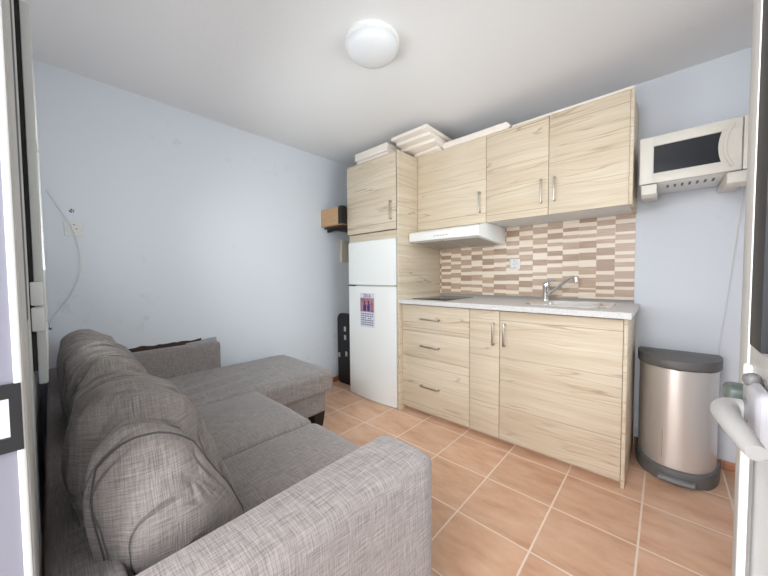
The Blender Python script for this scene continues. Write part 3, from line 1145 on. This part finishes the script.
yb = -.065
MB().prism(dshape(bw, yb, -.345), .518, 'z', .075).build('bin_body', M_STEEL, t, angle=30)
MB().prism(dshape(bw + .012, yb, -.362), .074, 'z', .0, bev=.012).build('base', M_DKGREY, t, angle=50)
MB().prism(dshape(bw + .010, yb, -.358), .052, 'z', .594, bev=.014).build('lid', M_DKGREY, t, angle=50)
MB().prism([(bx - .075, -.352), (bx + .075, -.352), (bx + .07, -.388), (bx, -.396), (bx - .07, -.388)], .02, 'z', .022, bev=.006).build('pedal', mat('pedal_grey', (128, 128, 128), .45), t)

# ------------------------------------------------------------------ corner beside the fridge
t = thing('cardboard_box', (.135, -.45, 1.567), 'brown cardboard box on the small shelf between left wall and tall cabinet', 'box')
m = MB()
bx0, bx1, by0, by1, bz0, bz1 = .003, .300, -.672, -.30, 1.569, 1.732
for a in ((bx0, by0, bz0, bx1 - .04, by0 + .004, bz1), (bx0, by1 - .004, bz0, bx1, by1, bz1), (bx0, by0 + .004, bz0, bx0 + .004, by1 - .004, bz1), (bx1 - .004, by0 + .004, bz0, bx1, by1 - .004, bz1), (bx0 + .004, by0 + .004, bz0, bx1 - .004, by1 - .004, bz0 + .004)):
    m.box(*a)
m.build('carton', M_CARD, t, smooth=False)
m = MB()
m.box(bx1 - .032, by0 - .001, bz0 + .004, bx1 + .014, by0 + .06, bz1 + .004)
m.box(bx0 + .004, by0 + .005, bz1 - .022, bx1 - .004, by1 - .005, bz1 - .02)
m.build('contents', M_BLACK, t, label='black contents showing at the open end')
t = thing('wall_shelf', (.14, -.45, 1.53), 'small dark shelf holding the cardboard box', 'shelf')
B(.001, -.635, 1.552, .30, -.28, 1.568, bev=.001).build('shelf_board', mat('dark_brown_board', (60, 44, 36), .6), t)
for yy in (-.60, -.34):
    m = MB()
    m.prism([(.001, 1.551), (.27, 1.551), (.27, 1.545), (.02, 1.525), (.001, 1.525)], .018, 'y', yy)
    m.build('bracket', M_BLACK, t)
# leaning black board with pale fittings
t = thing('black_board', (.16, -.49, 0), 'black round cornered board with pale fittings leaning beside the fridge', 'board')
pl = []
H, W0, W1 = .715, .03, .27
for (cx_, cz_, a0) in ((W1 - .06, H - .06, 0), (W0 + .06, H - .06, 90)):
    for k in range(7):
        q = R(a0 + 15 * k)
        pl.append((cx_ + .06 * math.cos(q), cz_ + .06 * math.sin(q)))
pl += [(W0, .03), (W0 + .03, 0.0), (W1 - .03, 0.0), (W1, .03)]
MB().prism(pl, .028, 'y', -.51, bev=.004).build('panel', M_BLACK, t)
for (px, pz) in ((.148, .56), (.150, .475), (.055, .285), (.165, .31)):
    B(px - .014, -.514, pz - .024, px + .014, -.5095, pz + .024, bev=.002).build('fitting', mat('pale_fitting', (176, 176, 172), .5), t)
tag(B(.0, -.44, 1.235, .03, -.34, 1.46, bev=.006).build('junction_box', M_BEIGE), 'beige electrical box on the left wall behind the fridge', 'electrical box')

# ------------------------------------------------------------------ sofa
sofa = thing('sofa', (1.0, -1.9, 0), 'grey linen corner sofa with a chaise along the left wall', 'sofa')
SY = -2.505      # rear of the sofa


def crease(p, amp, sc, seed):
    q = Vector((p.x * sc[0] + seed, p.y * sc[1] + seed * .7, p.z * sc[2] - seed))
    return (noise.noise(q) + .5 * noise.noise(q * 2.1)) * amp


# base frame under the seats, and the chaise base
m = MB()
m.soft(.70, SY + .02, .09, 1.88, -1.725, .285, (.02, .02, .02), n=8)
m.soft(.03, SY + .02, .11, .715, -1.172, .285, (.02, .02, .02), n=8)
m.build('base', M_FAB, sofa)
# back rest
m = MB()
m.soft(.02, SY - .017, .05, 1.99, -2.425, .60, (.02, .016, .018), n=20)
m.build('backrest', M_FAB, sofa)


def arm_fn(u, co):
    k = (co.y + 1.815) / .69          # 0 at the front, -1 at the rear
    return Vector((co.x + (.05 * k if u.x > 0 else 0) * max(u.x, 0), co.y, co.z + .008 * (1 - u.x * u.x)))


# wide arm next to the doorway
m = MB()
m.soft(1.874, SY + .005, .06, 2.068, -1.815, .614, (.03, .045, .03), n=26, fn=arm_fn)
arm = m.build('armrest', M_FAB, sofa)
sm = []
for k in range(15):
    y = -2.42 + k * .57 / 14
    sm.append((2.054 + .05 * (y + 1.815) / .69, y, .6085))
MB().tube(sm, .0018, 6).build('seam', M_SEAM, arm)
# low thin arm along the left wall with its torn lining
m = MB()
m.soft(.012, -2.45, .27, .095, -1.655, .618, (.02, .02, .03), n=16)
arm2 = m.build('armrest', M_FAB, sofa)
m = MB()
n = 40
top, bot = [], []
for k in range(n + 1):
    y = -2.43 + (2.43 - 1.76) * k / n
    top.append((y, 0.640 + .010 * noise.noise(Vector((y * 14, 0, 0))) + .006 * noise.noise(Vector((y * 50, 3, 0)))))
m.prism([(-2.43, .58)] + top + [(-1.76, .58)], .008, 'x', .004)
m.build('torn_lining', M_LINING, arm2, label='torn brown lining along the wall side')
m = MB()
m.prism([(-1.86, .58), (-1.86, .622), (-1.82, .626), (-1.77, .628), (-1.71, .637), (-1.66, .640), (-1.655, .60), (-1.655, .56)], .007, 'x', .0125 - .0065)
m.build('lining_flap', M_FELT, arm2, label='pale grey flap of lining')


def seat_fn(seed, pz=.014):
    def f(u, co):
        k = max(0, u.z)
        co = co.copy()
        co.z += k * pz * (1 - u.x ** 2) * (1 - u.y ** 2)
        co.z += k * crease(co, .004, (5, 5, 5), seed)
        return co
    return f


def chaise_fn(u, co):
    co = co.copy()
    k = max(0, u.z)
    co.z += k * .010 * (1 - u.x ** 2) * (1 - u.y ** 2)
    # soft rumples where people sit
    dx, dy = co.x - .55, co.y + 1.85
    g_ = math.exp(-(dx * dx / .03 + dy * dy / .06))
    co.z += k * (g_ * .012 * math.sin(dx * 42 + dy * 10) - g_ * .008 + crease(co, .005, (4, 4, 4), 3.0))
    return co


m = MB()
m.soft(.06, -2.42, .265, .768, -1.130, .424, (.05, .05, .035), n=34, fn=chaise_fn)
m.build('chaise_cushion', M_FAB, sofa)
for a, b, s in ((.776, 1.330, 5.0), (1.338, 1.868, 9.0)):
    MB().soft(a, -2.42, .285, b, -1.692, .442, (.035, .06, .045), n=26, fn=seat_fn(s)).build('seat_cushion', M_FAB, sofa)


def back_cushion(x0, x1, zt_, seed, puff=1.0):
    y0, y1, z0_ = -2.430, -2.180, .435
    xc = (x0 + x1) / 2

    def f(u, co):
        co = co.copy()
        # slump: lean back towards the top, belly forward low down
        h = (co.z - z0_) / (zt_ - z0_)
        t = (co.y - y0) / (y1 - y0)
        hh = max(0.0, min(1.1, h))
        yb_ = y0 - (.028 + .032 * (1 - u.x ** 2)) * min(1, hh * 1.3)
        yf_ = y1 - .125 * hh ** 1.3
        co.y = yb_ + (yf_ - yb_) * t
        bul = (1 - u.x ** 2)
        if u.y > 0:
            co.y += .022 * bul * (1 - (2 * h - .8) ** 2) * puff
        if u.z > 0:
            co.z += .118 * bul * u.z
        nx = crease(co, 1.0, (21, 3.0, 4.0), seed)
        nx2 = crease(co, 1.0, (5, 3, 5), seed + 4)
        fade = max(0, h) ** .7
        rid = 1 - 2 * abs(noise.noise(Vector((co.x * 13 + seed + co.y * 3 + .6 * math.sin(co.y * 9 + seed), co.y * 2.0, co.z * 2.5))))
        d = .009 * nx * fade + .012 * nx2 + .030 * (rid - .5) * fade
        dirv = Vector((0, u.y, max(u.z, 0)))
        if dirv.length > 1e-3:
            co += dirv.normalized() * d
        # keep it off the front wall line
        co.y = max(co.y, -2.502)
        return co
    m = MB()
    rad = (.085, .115, .13)
    m.soft(x0, y0, z0_, x1, y1, zt_, rad, n=54, fn=f)
    o = m.build('back_cushion', M_FABC, sofa, angle=80)
    # seam round the near end panel, following the stuffed surface
    path = [(1, 1, -.7 + 1.7 * k / 10) for k in range(11)] + [(1, 1 - 2 * k / 10, 1) for k in range(1, 11)] + [(1, -1, 1 - 1.7 * k / 10) for k in range(1, 11)]
    pts = []
    for p in path:
        u = Vector((.80, p[1], p[2]))
        pts.append(soft_point(u, (x0, y0, z0_), (x1, y1, zt_), rad, f))
    MB().tube(pts, .0022, 6).build('seam', M_SEAM, o)
    return o


for a, b, z, s in ((.10, .755, .705, 1.0), (.745, 1.32, .74, 6.0), (1.31, 1.855, .745, 12.0)):
    back_cushion(a, b, z, s)
# tapered black feet
for (fx, fy) in ((.65, -1.215), (.10, -1.215), (.10, -2.44), (1.84, -1.80), (1.84, -2.44)):
    m = MB()
    m.bm.verts.ensure_lookup_table()
    tp = [(-.05, -.045), (.045, -.045), (.045, .045), (-.05, .045)]
    bt = [(-.04, -.035), (.03, -.035), (.03, .035), (-.04, .035)]
    zt_l = .112 if fy > -1.5 or fx < 1 else .065
    T_ = [m.bm.verts.new((fx + p[0], fy + p[1], zt_l)) for p in tp]
    B_ = [m.bm.verts.new((fx + p[0], fy + p[1], 0)) for p in bt]
    m.bm.faces.new(T_)
    m.bm.faces.new(B_[::-1])
    for k in range(4):
        m.bm.faces.new((T_[k], B_[k], B_[(k + 1) % 4], T_[(k + 1) % 4]))
    m.build('leg', M_WOODLEG, sofa)
